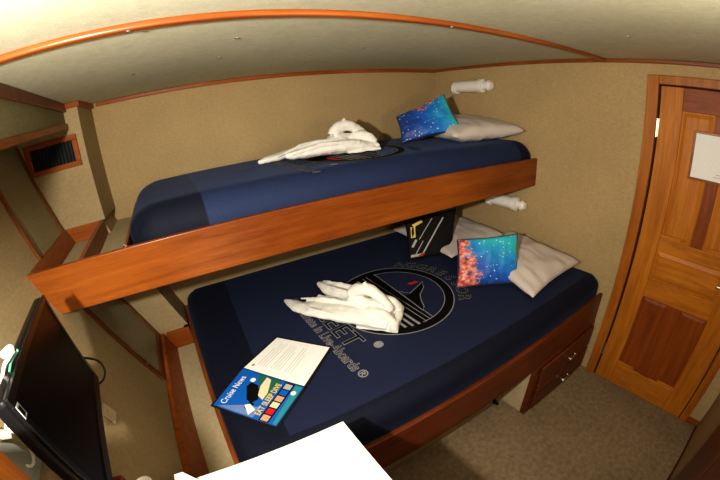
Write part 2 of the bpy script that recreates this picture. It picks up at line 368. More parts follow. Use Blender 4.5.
# ------------------------------------------------------------------ upper bunk
YR, ZR, ZR2 = -.9592, ZK, 1.2594
bk = empty('upper_bunk', (-1.3, -.48, ZR2), label='upper bunk with a long varnished wooden front board fixed under the ceiling', cat='bunk bed')
xl = wl(YR, ZR2+.05)+.03
m = MB(); m.hexa([(wl(YR, ZR2)-.045, YR, ZR2), (.095, YR, ZR2), (.095, YR+.025, ZR2), (wl(YR+.025, ZR2)-.045, YR+.025, ZR2),
                  (wl(YR, ZR)-.045, YR, ZR), (.095, YR, ZR), (.095, YR+.025, ZR), (wl(YR+.025, ZR)-.045, YR+.025, ZR)])
m.build('front_board', M['rail'], bk, bevel=.004)
m = MB(); m.hexa([(wl(YR+.03, 1.30)+.01, YR+.026, 1.30), (.09, YR+.026, 1.30), (-.005, -.003, 1.30), (wl(0, 1.30)+.01, -.003, 1.30),
                  (wl(YR+.03, 1.37)+.01, YR+.026, 1.37), (.09, YR+.026, 1.37), (-.005, -.003, 1.37), (wl(0, 1.37)+.01, -.003, 1.37)])
plat = m.build('platform', M['shelf'], bk)
def lean(y0, y1, z0, z1, e0, e1):
    return MB().hexa([(wl(y0, z0)+e0, y0, z0), (wl(y0, z0)+e1, y0, z0), (wl(y1, z0)+e1, y1, z0), (wl(y1, z0)+e0, y1, z0),
                      (wl(y0, z1)+e0, y0, z1), (wl(y0, z1)+e1, y0, z1), (wl(y1, z1)+e1, y1, z1), (wl(y1, z1)+e0, y1, z1)])
lean(YR+.026, YV, 1.371, ZR, .003, .022).build('tray_board', M['woodY'], bk, bevel=.002)
m = MB(); m.hexa([(wl(YV-.02, 1.371)+.02, YV-.02, 1.371), (-2.545, YV-.02, 1.371), (-2.545, YV-.001, 1.371), (wl(YV, 1.371)+.02, YV-.001, 1.371),
                  (wl(YV-.02, ZR)+.02, YV-.02, ZR), (-2.545, YV-.02, ZR), (-2.545, YV-.001, ZR), (wl(YV, ZR)+.02, YV-.001, ZR)])
m.build('tray_board', M['woodX'], bk, bevel=.002)
MB().box(-2.592, -2.570, YR+.026, YV-.001, 1.371, ZR).build('tray_board', M['woodY'], bk, bevel=.002)
MB().box(-2.395, -2.383, YR+.026, -.02, 1.371, 1.455).build('mattress_board', M['woodY'], bk, bevel=.002)
m = MB(); m.tube([(-2.300, YR+.04, 1.445), (-2.300, YR+.04, 1.460)], .008, 12); m.tube([(-2.30, YR+.04, 1.460), (-2.288, YR+.037, 1.462)], .005, 8)
m.build('bracket', M['silver'], bk)

def mattress(name, x0, x1, y0, y1, z0, z1, r, mat, rcl=.07, rl=None, **k):
    rl = rl or r
    o = empty(name, ((x0+x1)/2, (y0+y1)/2, z0), **k)
    m = MB(); nx, ny = 64, 30
    def surf(a, b):  # rounded slab top, a,b in 0..1
        X = x0+(x1-x0)*a; Y = y0+(y1-y0)*b
        return X, Y
    def edge(v, lo, hi, R):   # 0 at rim, 1 inside
        Rl = rl if (lo, hi) == (x0, x1) else R
        e1 = 1.0 if v-lo >= Rl else math.sqrt(max(0, 1-(1-(v-lo)/Rl)**2)); e2 = 1.0 if hi-v >= R else math.sqrt(max(0, 1-(1-(hi-v)/R)**2))
        return min(e1, e2)
    def samples(lo, hi, R, n):
        L_ = rl if (lo, hi) == (x0, x1) else R
        s = [lo+L_*(1-math.cos(math.pi/2*i/8)) for i in range(8)]
        s += [lo+L_+(hi-lo-R-L_)*i/n for i in range(n+1)]
        return s+[hi-R*(1-math.cos(math.pi/2*i/6)) for i in range(5, -1, -1)]
    X = samples(x0, x1, r, 30); Y = samples(y0, y1, r, 16)
    def pt(x, y, z):
        rc = rcl if x < (x0+x1)/2 else .06
        cx = min(max(x, x0+rc), x1-rc); cy = min(max(y, y0+rc), y1-rc)
        dx, dy = x-cx, y-cy
        if dx and dy:
            L = max(abs(dx), abs(dy)); l = math.hypot(dx, dy); dx, dy = dx*L/l, dy*L/l
        x, y = cx+dx, cy+dy
        return (x+T*y, y, z)
    V = [[None]*len(Y) for _ in X]
    for i, x in enumerate(X):
        for j, y in enumerate(Y):
            e = min(edge(x, x0, x1, r), edge(y, y0, y1, r)); e = edge(x, x0, x1, r)*edge(y, y0, y1, r)
            zz = z1-r+r*e+.004*noise.noise(Vector((x*3, y*3, z1)))*e
            V[i][j] = m.bm.verts.new(pt(x, y, zz))
    for i in range(len(X)-1):
        for j in range(len(Y)-1): m.bm.faces.new((V[i][j], V[i+1][j], V[i+1][j+1], V[i][j+1]))
    rim = [V[i][0] for i in range(len(X))]+[V[-1][j] for j in range(1, len(Y))]+[V[i][-1] for i in range(len(X)-2, -1, -1)]+[V[0][j] for j in range(len(Y)-2, 0, -1)]
    low = [m.bm.verts.new((v.co.x, v.co.y, z0)) for v in rim]; n = len(rim)
    for k2 in range(n): m.bm.faces.new((rim[k2], low[k2], low[(k2+1) % n], rim[(k2+1) % n]))
    m.bm.faces.new(low)
    return o, m.build('fitted_cover', mat, o, smooth=True)
M['spreadU'] = bedspread('bedspread_upper', (-2.045, -.155, -1.2, T, T), navy=(.018, .030, .082))
M['spreadL'] = bedspread('bedspread_lower', (-1.965, -.10, -1.475, -.04, T))
mu, _ = mattress('bunk_mattress', -2.375, -.003, -.93, -.004, 1.372, 1.570, .11, M['spreadU'], .13, .17,
                 label='upper bunk mattress in a navy cover with a printed round emblem', cat='mattress')

# ------------------------------------------------------------------ lower bed
YB, ZB = -1.5796, .6457
XL = -2.2937
bd = empty('lower_bed', (-1.1, -.8, 0), label='wide lower bed with a dark wooden front board and side board', cat='bed')
MB().box(XL, .0, YB, YB+.024, .425, ZB).build('front_board', M['cab'], bd, bevel=.004)
MB().box(XL, XL+.022, YB+.024, -.003, .425, ZB).build('side_board', M['woodY'], bd, bevel=.003)
MB().box(XL+.023, -.003, YB+.025, -.003, .44, .52).build('platform', M['shelf'], bd)
MB().box(XL+.10, -.003, -1.395, -.003, 0, .439).build('base', M['wall_dim'], bd)
m = MB(); m.tube([(-.64, -1.393, .03), (-.64, -1.405, .03)], .018, 12, up=(0, 0, 1)); m.tube([(-.64, -1.405, .03), (-.64, -1.43, .03)], .010, 10, up=(0, 0, 1))
m.build('latch_knob', M['black'], bd)
ml, _ = mattress('bed_mattress', XL+.026, -.004, YB+.028, -.004, .521, .785, .085, M['spreadL'], .12,
                 label='wide lower mattress in a navy cover printed with the round emblem', cat='mattress')
# tray beside the bed
tr = empty('bedside_tray', (-2.4, -.9, .50), label='long open wooden tray between the lower bed and the left wall', cat='tray')
lean(-1.66, YV-.002, .50, .648, .004, .03).build('tray_board', M['woodX'], tr, bevel=.003)
def hx(x0a, x1a, y0, y1, z0, z1): return [(x0a, y0, z0), (x1a, y0, z0), (x1a, y1, z0), (x0a, y1, z0), (x0a, y0, z1), (x1a, y0, z1), (x1a, y1, z1), (x0a, y1, z1)]
MB().hexa(hx(wl(YV, .6)+.03, XL+T*YV-.004, YV-.022, YV-.002, .50, .648)).build('tray_board', M['woodX'], tr, bevel=.003)
m = MB(); m.hexa([(wl(-1.66, .47)+.01, -1.66, .47), (XL+T*-1.66-.004, -1.66, .47), (XL+T*YV-.004, YV-.023, .47), (wl(YV, .47)+.01, YV-.023, .47),
                  (wl(-1.66, .52)+.03, -1.66, .52), (XL+T*-1.66-.004, -1.66, .52), (XL+T*YV-.004, YV-.023, .52), (wl(YV, .52)+.03, YV-.023, .52)])
m.build('tray_bottom', M['shelf'], tr)

# drawer cabinet under the bed's head end
dc = empty('drawer_cabinet', (-.27, -1.5, 0), label='dark wooden two-drawer cabinet built in under the head end of the lower bed', cat='cabinet')
xa, xb = -.712, -.003
MB().box(xa+.004, xb, YB+.03, -1.40, .002, .424).build('body', M['shelf'], dc)
MB().box(xa, xb, YB-.004, YB+.028, .002, .424).build('face_frame', M['cab'], dc, bevel=.002)
for z0, z1 in ((.235, .40), (.03, .215)):
    dr = MB().box(xa+.05, xb-.03, YB-.020, YB-.005, z0, z1).build('drawer', M['cab'], dc, bevel=.004)
    zc = (z0+z1)/2-.005; xc = -.325
    m = MB(); X = lambda u: u+T*YB
    for s in (-.035, .035): m.tube([(X(xc)+s, YB-.018, zc), (X(xc)+s, YB-.045, zc)], .005, 8, up=(0, 0, 1))
    m.tube([(X(xc)-.045, YB-.045, zc), (X(xc)+.045, YB-.045, zc)], .006, 10)
    h = m.build('handle', M['silver'], smooth=True); sub(h, dr)

# ------------------------------------------------------------------ printed emblem on the covers
def text_mesh(txt, size, offset=0.0, spacing=1.0):
    cu = bpy.data.curves.new('t', 'FONT'); cu.body = txt; cu.size = size; cu.offset = offset; cu.space_character = spacing
    cu.align_x = 'CENTER'; cu.resolution_u = 3
    o = bpy.data.objects.new('t', cu); C.objects.link(o)
    dg = bpy.context.evaluated_depsgraph_get(); me = bpy.data.meshes.new_from_object(o.evaluated_get(dg))
    vs = [v.co.copy() for v in me.vertices]; fs = [tuple(p.vertices) for p in me.polygons]
    bpy.data.objects.remove(o); bpy.data.curves.remove(cu); bpy.data.meshes.remove(me)
    return vs, fs
def flat(name, mat, parent, items, xf, world=False):
    """items: list of (verts2d, faces); xf maps a 2D point to 3D"""
    m = MB()
    for vs, fs in items: m.poly([xf(v[0], v[1]) for v in vs], fs)
    bmesh.ops.recalc_face_normals(m.bm, faces=m.bm.faces[:])
    return m.build(name, mat, parent)
def ringf(r0, r1, a0, a1, n=72):
    v = []; f = []
    for i in range(n+1):
        a = math.radians(a0+(a1-a0)*i/n); v += [(r0*math.cos(a), r0*math.sin(a)), (r1*math.cos(a), r1*math.sin(a))]
    return v, [(2*i, 2*i+1, 2*i+3, 2*i+2) for i in range(n)]
def disc(r, n=64, clip=None):
    v = [(r*math.cos(2*math.pi*i/n), r*math.sin(2*math.pi*i/n)) for i in range(n)]
    if clip is not None: v = [(x, min(y, clip(x))) for x, y in v]
    return v, [tuple(range(n))]
def emblem(parent, cx, cy, ztop, s=1.0):
    def lay(h):
        def f(X, Y):
            x, y = cx+s*(.1015*X+.9948*Y), cy+s*(-.9948*X+.1015*Y); return (x, y, ztop(x, y)+h)
        return f
    g = .0012
    flat('emblem_outline', M['greyprint'], parent, [ringf(.340, .346, 0, 360)], lay(g*2))
    flat('emblem_outline', M['greyprint'], parent, [ringf(.287, .292, -8, 168)], lay(g*2))
    flat('emblem_ring', M['blackprint'], parent, [ringf(.288, .343, 0, 360)], lay(g))
    n = 48; v = []
    for i in range(n+1):
        x = -.288+.576*i/n; e = math.sqrt(max(0, .289**2-x*x)); v += [(x, -e), (x, max(-e, min(.045-.10*x, e)))]
    flat('emblem_hull', M['blackprint'], parent, [(v, [(2*i, 2*i+2, 2*i+3, 2*i+1) for i in range(n)])], lay(g))
    for k, y in enumerate((.048, .006, -.022, -.065, -.10, -.135, -.17)):
        xe = math.sqrt(.30**2-y*y)-.005; w = .0025 if k < 3 else .0075; d = -.10*.2 if k == 0 else 0
        flat('emblem_stripe', M['greyprint'], parent, [([(-xe, y-w-d), (xe, y-w+d), (xe, y+w+d), (-xe, y+w-d)], [(0, 1, 2, 3)])], lay(g*2))
    P2 = [(-.011, .235), (.039, .088), (.035, .045), (.212, .028), (.189, .058), (.128, .092), (.086, .124), (.044, .192)]
    flat('emblem_fin', M['blackprint'], parent, [(P2, [tuple(range(8))])], lay(g*2.3))
    P3 = [(.035, .045), (.212, .028), (.189, .058), (.128, .092), (.086, .124), (.044, .192), (-.011, .235), (.039, .088), (-.02, .055)]
    inner = []; L = []
    for i, p in enumerate(P3):
        a = Vector(P3[max(i-1, 0)]); b = Vector(P3[min(i+1, len(P3)-1)]); d = (b-a).normalized(); q = Vector((-d.y, d.x))*.0026
        L += [(p[0]-q.x, p[1]-q.y), (p[0]+q.x, p[1]+q.y)]
    flat('emblem_fin_outline', M['greyprint'], parent, [(L, [(2*i, 2*i+1, 2*i+3, 2*i+2) for i in range(len(P3)-1)])], lay(g*3))
    flat('emblem_flag', M['redprint'], parent, [([(-.055, .148), (-.028, .155), (-.020, .215), (-.048, .208)], [(0, 1, 2, 3)])], lay(g*3))
    flat('emblem_red_band', M['redprint'], parent, [([(.02, -.225), (.08, -.245), (.18, -.235), (.20, -.20), (.10, -.212), (.03, -.19)], [(0, 1, 2, 3, 4, 5)])], lay(g*3))
    for nm, mt, off, hh in (('lettering_outline', 'greyprint', .005, g*1.5), ('lettering', 'blackprint', 0, g*2.5)):
        items = []; word = 'AGGRESSOR'
        for i, ch in enumerate(word):
            a = math.radians(136-(136-47)*i/(len(word)-1)); vs, fs = text_mesh(ch, .098, off*.55); r = .372
            items.append(([(r*math.cos(a)+v.x*math.sin(a)+v.y*math.cos(a), r*math.sin(a)-v.x*math.cos(a)+v.y*math.sin(a)) for v in vs], fs))
        flat(nm, M[mt], parent, items, lay(hh))
        vs, fs = text_mesh('FLEET', .142, off*.7, 1.05); flat(nm, M[mt], parent, [([(v.x*1.12, v.y-.442) for v in vs], fs)], lay(hh))
        vs, fs = text_mesh('The Ultimate in Live-Aboards', .074, .0025 if off else -.001); flat(nm, M[mt], parent, [([(v.x*.80-.005, v.y-.508) for v in vs], fs)], lay(hh))
    vs, fs = text_mesh('\u00ae', .06, .001); flat('slogan_mark', M['greyprint'], parent, [([(v.x+.385, v.y-.500) for v in vs], fs)], lay(g*1.5))
    v, f = ringf(0, .024, 0, 360, 24); flat('registered_mark', M['greyprint'], parent, [([(x+.275, y-.315) for x, y in v], f)], lay(g*1.5))
def flatz(z): return lambda x, y: z+.004*noise.noise(Vector(((x-T*y)*3, y*3, z)))
def z_lower(x, y):
    return .785+.004*noise.noise(Vector(((x-T*y)*3, y*3, .785)))+.0008
def z_upper(x, y):
    return 1.570+.004*noise.noise(Vector(((x-T*y)*3, y*3, 1.570)))+.0008
emblem(ml, -1.09, -.90, z_lower)
emblem(mu, -1.09, -.545, z_upper, .86)

# ------------------------------------------------------------------ pillows and cushions
class Cushion:
    def __init__(s, c, th, pull=.10, seed=0, wr=.004, power=.42):
        s.c = [Vector(p) for p in c]; s.th = th; s.pull = pull; s.seed = seed; s.wr = wr; s.pw = power
        s.n = (s.c[1]-s.c[0]).cross(s.c[3]-s.c[0]).normalized()     # corners: bottom-left, bottom-right, top-right, top-left
    def at(s, u, v, side):
        a, b, c, d = s.c
        uu = .5+(u-.5)*(1-s.pull*math.sin(math.pi*v)); vv = .5+(v-.5)*(1-s.pull*math.sin(math.pi*u))
        p = a*(1-uu)*(1-vv)+b*uu*(1-vv)+c*uu*vv+d*(1-uu)*vv
        e = (max(0, 1-abs(2*u-1)**2.4)*max(0, 1-abs(2*v-1)**2.4))**s.pw
        w = noise.noise(Vector((u*5, v*5, s.seed+side)))*s.wr*2+noise.noise(Vector((u*13, v*4, s.seed+9+side)))*s.wr
        return p+s.n*side*(s.th*e+w*min(1, e*3))
    def build(s, name, mat, parent, n=34):
        m = MB(); uvl = m.bm.loops.layers.uv.new('UVMap'); G = {}
        for side in (1, -1):
            for i in range(n+1):
                for j in range(n+1):
                    rim = i in (0, n) or j in (0, n)
                    k = (i, j, 0 if rim else side)
                    if k not in G:
                        G[k] = m.bm.verts.new(s.at(i/n, j/n, side if not rim else 1))
            for i in range(n):
                for j in range(n):
                    ks = [(i, j), (i+1, j), (i+1, j+1), (i, j+1)]
                    vs = [G[(a, b, 0 if a in (0, n) or b in (0, n) else side)] for a, b in ks]
                    if side < 0: vs = vs[::-1]; ks = ks[::-1]
                    try: f = m.bm.faces.new(vs)
                    except ValueError: continue
                    for l, (a, b) in zip(f.loops, ks): l[uvl].uv = (a/n, b/n)
        return m.build(name, mat, parent, smooth=True)
    def decal(s, name, mat, parent, polys, h=.0015):
        m = MB()
        for poly in polys:          # quads strips: list of (u,v) left/right pairs
            L = [s.at(u, v, 1)+s.n*h for u, v in poly]; k = len(L)//2
            m.poly(L, [(2*i, 2*i+1, 2*i+3, 2*i+2) for i in range(k-1)])
        return m.build(name, mat, parent)
def line_strip(a, b, w, n=14):
    a, b = Vector(a), Vector(b); d = (b-a); nn = Vector((-d.y, d.x)).normalized()*w/2; out = []
    for i in range(n+1):
        p = a+d*i/n; out += [tuple(p-nn), tuple(p+nn)]
    return out
M['reefA'] = reef_mat('reef_print_top', 'top'); M['reefB'] = reef_mat('reef_print_left', 'left')

def pillow(name, corners, th, mat, parts=None, seed=0, pull=.08, wr=.004, part='pillowcase', power=.42, **k):
    base = sum((Vector(p) for p in corners), Vector())/4; base.z = min(p[2] for p in corners)
    o = empty(name, base, **k); c = Cushion(corners, th, pull, seed, wr, power); c.build(part, mat, o); return o, c
pillow('pillow', [(-.50, -.75, 1.618), (.055, -.885, 1.635), (-.02, -.20, 1.695), (-.44, -.16, 1.67)], .078, M['linen'], seed=3, wr=.006,
       label='pale grey pillow on the upper bunk behind the blue cushion', cat='pillow')
pillow('reef_cushion', [(-.728, -.49, 1.575), (-.369, -.69, 1.650), (-.375, -.52, 1.886), (-.682, -.38, 1.745)], .040, M['reefA'], seed=5, pull=.07, part='cover',
       label='blue reef-print cushion leaning on the pillow of the upper bunk', cat='cushion')
pillow('pillow', [(-.56, -.80, .835), (.005, -.80, .855), (-.03, -.13, .89), (-.60, -.12, .84)], .055, M['linen'], seed=11, wr=.006,
       label='grey pillow in the back corner of the lower bed behind the black cushion', cat='pillow')
pillow('pillow', [(-.52, -1.43, .825), (.085, -1.40, .835), (.0, -.83, .895), (-.46, -.84, .865)], .060, M['linen'], seed=17, wr=.006,
       label='grey pillow at the front of the lower bed behind the blue cushion', cat='pillow')
pillow('reef_cushion', [(-.752, -1.048, .790), (-.416, -1.252, .800), (-.320, -1.135, 1.058), (-.654, -.937, 1.042)], .042, M['reefB'], seed=23, pull=.05, part='cover',
       label='blue and coral reef-print cushion standing on the lower bed', cat='cushion')
bo, bc = pillow('picture_cushion', [(-.773, -.595, .792), (-.461, -.70, .80), (-.319, -.578, 1.079), (-.705, -.462, 1.043)], .042, M['blackcloth'], seed=29, pull=.05, part='cover',
       label='black cushion with yellow and white streaks on the lower bed under the bunk board', cat='cushion')
bc.decal('white_streaks', M['ink'], bo, [line_strip((.30, .10), (.72, .86), .035), line_strip((.22, .45), (.50, .90), .020), line_strip((.15, .12), (.30, .40), .02)])
bc.decal('yellow_print', M['yellow'], bo, [line_strip((.10, .52), (.12, .78), .09), line_strip((.12, .80), (.30, .88), .07)])
bc.decal('pale_print', M['ink'], bo, [line_strip((.08, .30), (.16, .46), .05), line_strip((.05, .10), (.30, .08), .06)])
bc.decal('red_print', M['redprint'], bo, [line_strip((.22, .06), (.34, .10), .045)], .003)

# ------------------------------------------------------------------ towel swans
def swan(name, origin, ang, zb, flip=1, hs=1.0, ls=1.0, **k):
    """local s: 0 at the front edge, negative toward the tails; t lateral; h height"""
    ca, sa = math.cos(ang), math.sin(ang)
    def W(s, t, h):
        h *= hs; s *= ls; t *= 1.15
        return (origin[0]+ca*s-sa*t*flip, origin[1]+sa*s+ca*t*flip, zb+h)
    m = MB()
    def lo(pts, rad, flat_): m.tube([W(*p) for p in spline_l(pts)], interp(rad, len(pts)), 14, interp(flat_, len(pts)))
    def spline_l(pts): return [tuple(v) for v in spline(pts, 6)]
    def interp(a, n):
        out = []
        for i in range(n-1):
            for q in range(6): out.append(a[i]+(a[i+1]-a[i])*q/6)
        return out+[a[-1]]
    # two tails and the body folds
    lo([(-.70, .03, .016), (-.55, .07, .030), (-.38, .06, .042), (-.2, .045, .046), (-.05, .03, .03)], [.012, .052, .075, .085, .075], [.8, .42, .46, .5, .45])
    lo([(-.58, -.13, .052), (-.48, -.10, .050), (-.34, -.06, .050), (-.2, -.04, .046), (-.05, -.02, .03)], [.012, .048, .065, .075, .07], [.9, .55, .55, .55, .45])
    lo([(-.50, -.02, .05), (-.40, -.01, .056), (-.27, 0, .058), (-.15, 0, .05)], [.012, .022, .032, .034], [.7, .7, .7, .7])
    for a, b, c in (((-.66, .035, .030), (-.40, .105, .060), (-.12, .10, .055)), ((-.60, .01, .036), (-.40, .03, .085), (-.15, .02, .085)),
                    ((-.55, -.145, .062), (-.36, -.11, .085), (-.14, -.085, .070)), ((-.52, -.10, .075), (-.38, -.05, .095), (-.2, -.035, .09))):
        lo([a, tuple((p+q)/2 for p, q in zip(a, b)), b, c], [.006, .012, .014, .010], [1, 1, 1, 1])
    # flat front foot
    f = [W(-.22, -.10, .004), W(-.015, -.10, .004), W(.015, .085, .004), W(-.20, .11, .004)]
    g = [W(-.22, -.08, .055), W(-.018, -.098, .022), W(.012, .082, .022), W(-.20, .09, .055)]
    m.hexa(f+g)
    lo([(-.03, -.08, .028), (-.012, 0, .036), (-.01, .09, .026)], [.018, .020, .016], [.9, .9, .9])
    # neck loop
    lo([(-.05, .02, .045), (-.14, .012, .062), (-.235, 0, .085), (-.262, -.005, .125), (-.225, 0, .165), (-.165, 0, .172), (-.105, .008, .145), (-.055, .016, .105), (-.035, .02, .082)],
       [.052, .054, .046, .038, .034, .032, .029, .023, .010], [.9, .95, 1, 1, 1, 1, .9, .8, .7])
    # wing roll leaning on the neck
    lo([(-.03, -.05, .045), (-.06, -.035, .085), (-.11, -.02, .10), (-.17, -.01, .075)], [.026, .032, .034, .03], [1, 1, 1, .9])
    lo([(-.02, .05, .04), (-.07, .055, .078), (-.13, .05, .075), (-.2, .05, .05)], [.020, .027, .03, .03], [1, 1, 1, .9])
    # beak-like folded tip on top
    m.tube([W(-.195, .0, .19), W(-.19, 0, .212), W(-.18, 0, .222)], [.012, .009, .004], 8)
    o = m.build(name, M['towel'], smooth=True)
    r = o.modifiers.new('fuse', 'REMESH'); r.mode = 'VOXEL'; r.voxel_size = .0045; r.use_smooth_shade = True
    q = o.modifiers.new('soft', 'SMOOTH'); q.factor = .5; q.iterations = 2
    t = bpy.data.textures.new('folds', 'CLOUDS'); t.noise_scale = .05; t.noise_depth = 1
    d = o.modifiers.new('folds', 'DISPLACE'); d.texture = t; d.strength = .010; d.mid_level = .55; d.texture_coords = 'LOCAL'
    return prop(o, **k)
swan('towel_swan', (-.925, -.50), math.radians(-4), 1.573, 1, .90, 1.0, label='white towel folded into a swan on the upper bunk', cat='towel swan')
swan('towel_swan', (-1.19, -1.12), math.radians(-52), .787, -1, .95, 1.0, label='white towel folded into a swan on the lower bed', cat='towel swan')

# ------------------------------------------------------------------ open folder with printed sheets
fo = empty('open_folder', (-1.87, -1.15, .79), label='open black folder with a blue dive leaflet and a white letter on the lower bed', cat='folder')
def sheet(name, mat, parent, q, z0, z1, grow=0):
    c = sum((Vector((*p, 0)) for p in q), Vector())/4
    qq = [(c.x+(p[0]-c.x)*(1+grow), c.y+(p[1]-c.y)*(1+grow)) for p in q]
    m = MB(); m.prism([(x, y, z0) for x, y in qq], [(x, y, z1) for x, y in qq]); return m.build(name, mat, parent)
A_ = (-2.158, -1.195); B_ = (-1.992, -1.03); C_ = (-1.773, -1.277); D_ = (-1.939, -1.418)     # leaflet: title-left, title-right, foot-right, foot-left
E_ = (-1.785, -.889); F_ = (-1.576, -1.102)
ZF = .7895
# the letter: left-top B_, right-top E_, right-foot F_, left-foot C_
sheet('cover', M['blackcloth'], fo, [A_, B_, C_, D_], ZF-.003, ZF+.001, .05); sheet('cover', M['blackcloth'], fo, [B_, E_, F_, C_], ZF-.003, ZF+.001, .045)
lf = sheet('leaflet', M['blueprint'], fo, [A_, B_, C_, D_], ZF+.001, ZF+.0022, -.02)
lt = sheet('letter', M['paper'], fo, [B_, E_, F_, C_], ZF+.001, ZF+.0022, -.03)
def bil(q, h):
    a, b, c, d = [Vector((*p, 0)) for p in q]       # a: top-left, b: top-right, c: bottom-right, d: bottom-left ; X right 0..1, Y up 0..1
    def f(X, Y):
        p = d*(1-X)*Y*0+(d*(1-X)+c*X)*(1-Y)+(a*(1-X)+b*X)*Y; return (p.x, p.y, ZF+h)
    return f
L_ = lambda h: bil([A_, B_, C_, D_], h)
def onto(name, mat, par, items, xf):
    m = MB()
    for vs, fs in items: m.poly([xf(v[0], v[1]) for v in vs], fs)
    o = m.build(name, mat); sub(o, par); o.matrix_parent_inverse = Matrix.Identity(4); o.location = (0, 0, 0); return o
R_ = lambda x0, x1, y0, y1: ([(x0, y0), (x1, y0), (x1, y1), (x0, y1)], [(0, 1, 2, 3)])
def tx(s, size, x, y, sxk=1.0, off=0.0):
    vs, fs = text_mesh(s, size, off); return ([(x+v.x*sxk, y+v.y) for v in vs], fs)
onto('lower_band', M['deepblue'], lf, [([(.03, .36), (.28, .36), (.20, .62), (.03, .93)], [(0, 1, 2, 3)])], L_(.0026))
onto('green_panel', M['green'], lf, [([(.55, .36), (.975, .33), (.975, .70), (.78, .62), (.55, .50)], [(0, 1, 2, 3, 4)])], L_(.0026))
onto('diver_suit', M['blackprint'], lf, [([(.30, .52), (.42, .46), (.56, .50), (.72, .60), (.74, .72), (.62, .74), (.45, .66), (.34, .60)], [tuple(range(8))])], L_(.0030))
onto('diver_leg', M['blackprint'], lf, [([(.14, .50), (.30, .46), (.34, .54), (.16, .56)], [(0, 1, 2, 3)])], L_(.0030))
onto('diver_mask', M['whiteprint'], lf, [([(x*.055+.80, y*.04+.72) for x, y in disc(1, 20)[0]], [tuple(range(20))])], L_(.0034))
onto('diver_fin', M['whiteprint'], lf, [([(.05, .44), (.20, .40), (.28, .52), (.22, .58)], [(0, 1, 2, 3)])], L_(.0034))
onto('sea_fan', M['cream'], lf, [([(.44, .40), (.62, .40), (.93, .48), (.96, .56), (.72, .56), (.50, .50)], [tuple(range(6))])], L_(.0034))
onto('photo_strip_ground', M['blackprint'], lf, [R_(.02, .98, .13, .275)], L_(.0028))
ph = [('skin', 0), ('redprint', 1), ('cream', 2), ('skin', 3), ('blueprint', 4), ('ink', 5)]
for mt, i in ph: onto('strip_photo', M[mt], lf, [R_(.035+i*.157, .165+i*.157, .15, .255)], L_(.0032))
onto('foot_band', M['teal'], lf, [([(.03, .02), (.97, .02), (.97, .12), (.03, .07)], [(0, 1, 2, 3)])], L_(.0028))
onto('foot_emblem', M['whiteprint'], lf, [([(x*.055+.78, y*.035+.08) for x, y in disc(1, 20)[0]], [tuple(range(20))])], L_(.0034))
onto('title', M['whiteprint'], lf, [tx('Cruise News', .135, .46, .84, 1.0, .001)], L_(.0034))
onto('headline', M['yellow'], lf, [tx('EAT SLEEP DIVE', .115, .50, .295, 1.0, .003)], L_(.0038))
W_ = bil([B_, E_, F_, C_], .0028)
# letter text runs the same way as the leaflet title
it = []
for k in range(13):
    y = .84-.045*k
    x0, x1 = .12, (.86 if k % 4 else .70)-.05*random.random()
    if k in (4, 9): continue
    it.append(R_(x0+.06, x1, y, y+.010))
onto('typed_lines', M['typed'], lt, it, W_)
onto('letterhead', M['greyprint'], lt, [([(x*.03+.14, y*.022+.90) for x, y in disc(1, 16)[0]], [tuple(range(16))])], W_)

# ------------------------------------------------------------------ reading lights on the right wall
def lamp(y1, y0, zc, **k):
    o = empty('reading_light', P(-.03, (y0+y1)/2, zc), **k); X = -.052
    m = MB(); m.box(-.018, -.0005, y0+.03, y1-.03, zc-.022, zc+.022); m.build('wall_base', M['plastic_edge'], o, bevel=.004)
    ym = y1-(y1-y0)*.70
    m = MB(); m.tube([P(X, y1, zc), P(X, y1-.006, zc), P(X, ym+.006, zc), P(X, ym, zc)], [.040, .044, .044, .040], 28, up=(0, 0, 1)); m.build('shade', M['plastic'], o, bevel=.002)
    m = MB(); m.tube([P(X, ym+.012, zc), P(X, ym-.03, zc)], .051, 24, up=(0, 0, 1)); m.build('collar', M['plastic'], o, bevel=.006, seg=3)
    m = MB(); m.tube([P(X, y1+.004, zc-.01), P(X, y1-.035, zc-.01)], .047, 24, up=(0, 0, 1)); m.build('collar', M['plastic'], o, bevel=.006, seg=3)
    m = MB(); m.tube([P(X, ym-.03, zc), P(X, y0+.02, zc), P(X, y0, zc)], [.031, .031, .026], 20, up=(0, 0, 1)); m.tube([P(X, y0+.035, zc), P(X, y0+.022, zc)], .038, 20, up=(0, 0, 1))
    m.build('end_switch', M['plastic'], o, smooth=False, bevel=.003)
lamp(-.262, -.612, 1.945, label='white tubular reading light on the wall above the upper bunk pillow', cat='wall light')
lamp(-.600, -.925, 1.108, label='white tubular reading light on the wall just below the upper bunk board', cat='wall light')

# ------------------------------------------------------------------ air vent on the corner frame
vt = empty('air_vent', (-2.727, YV-.01, 1.78), label='wood framed air vent with black vertical louvres high in the left corner', cat='vent')
x0, x1, z0, z1 = -2.875, -2.568, 1.772, 1.940
m = MB()
for a in ((x0, x1, z0, z0+.028), (x0, x1, z1-.028, z1), (x0, x0+.028, z0+.028, z1-.028), (x1-.028, x1, z0+.028, z1-.028)):
    m.box(a[0], a[1], YV-.018, YV-.0005, a[2], a[3], 0)
m.build('frame', M['woodX'], vt, bevel=.003)
MB().box(x0+.028, x1-.028, YV-.003, YV-.0005, z0+.028, z1-.028, 0).build('duct_shade', M['opening_shade'], vt)  # flat near-black sheet paints the shade inside the duct
m = MB(); nn = 12
for i in range(nn):
    xc = x0+.040+(x1-x0-.08)*i/(nn-1)
    m.hexa([(xc-.002, YV-.014, z0+.028), (xc+.002, YV-.014, z0+.028), (xc+.008, YV-.004, z0+.028), (xc+.004, YV-.004, z0+.028),
            (xc-.002, YV-.014, z1-.028), (xc+.002, YV-.014, z1-.028), (xc+.008, YV-.004, z1-.028), (xc+.004, YV-.004, z1-.028)])
m.build('louvres', M['louvre'], vt)

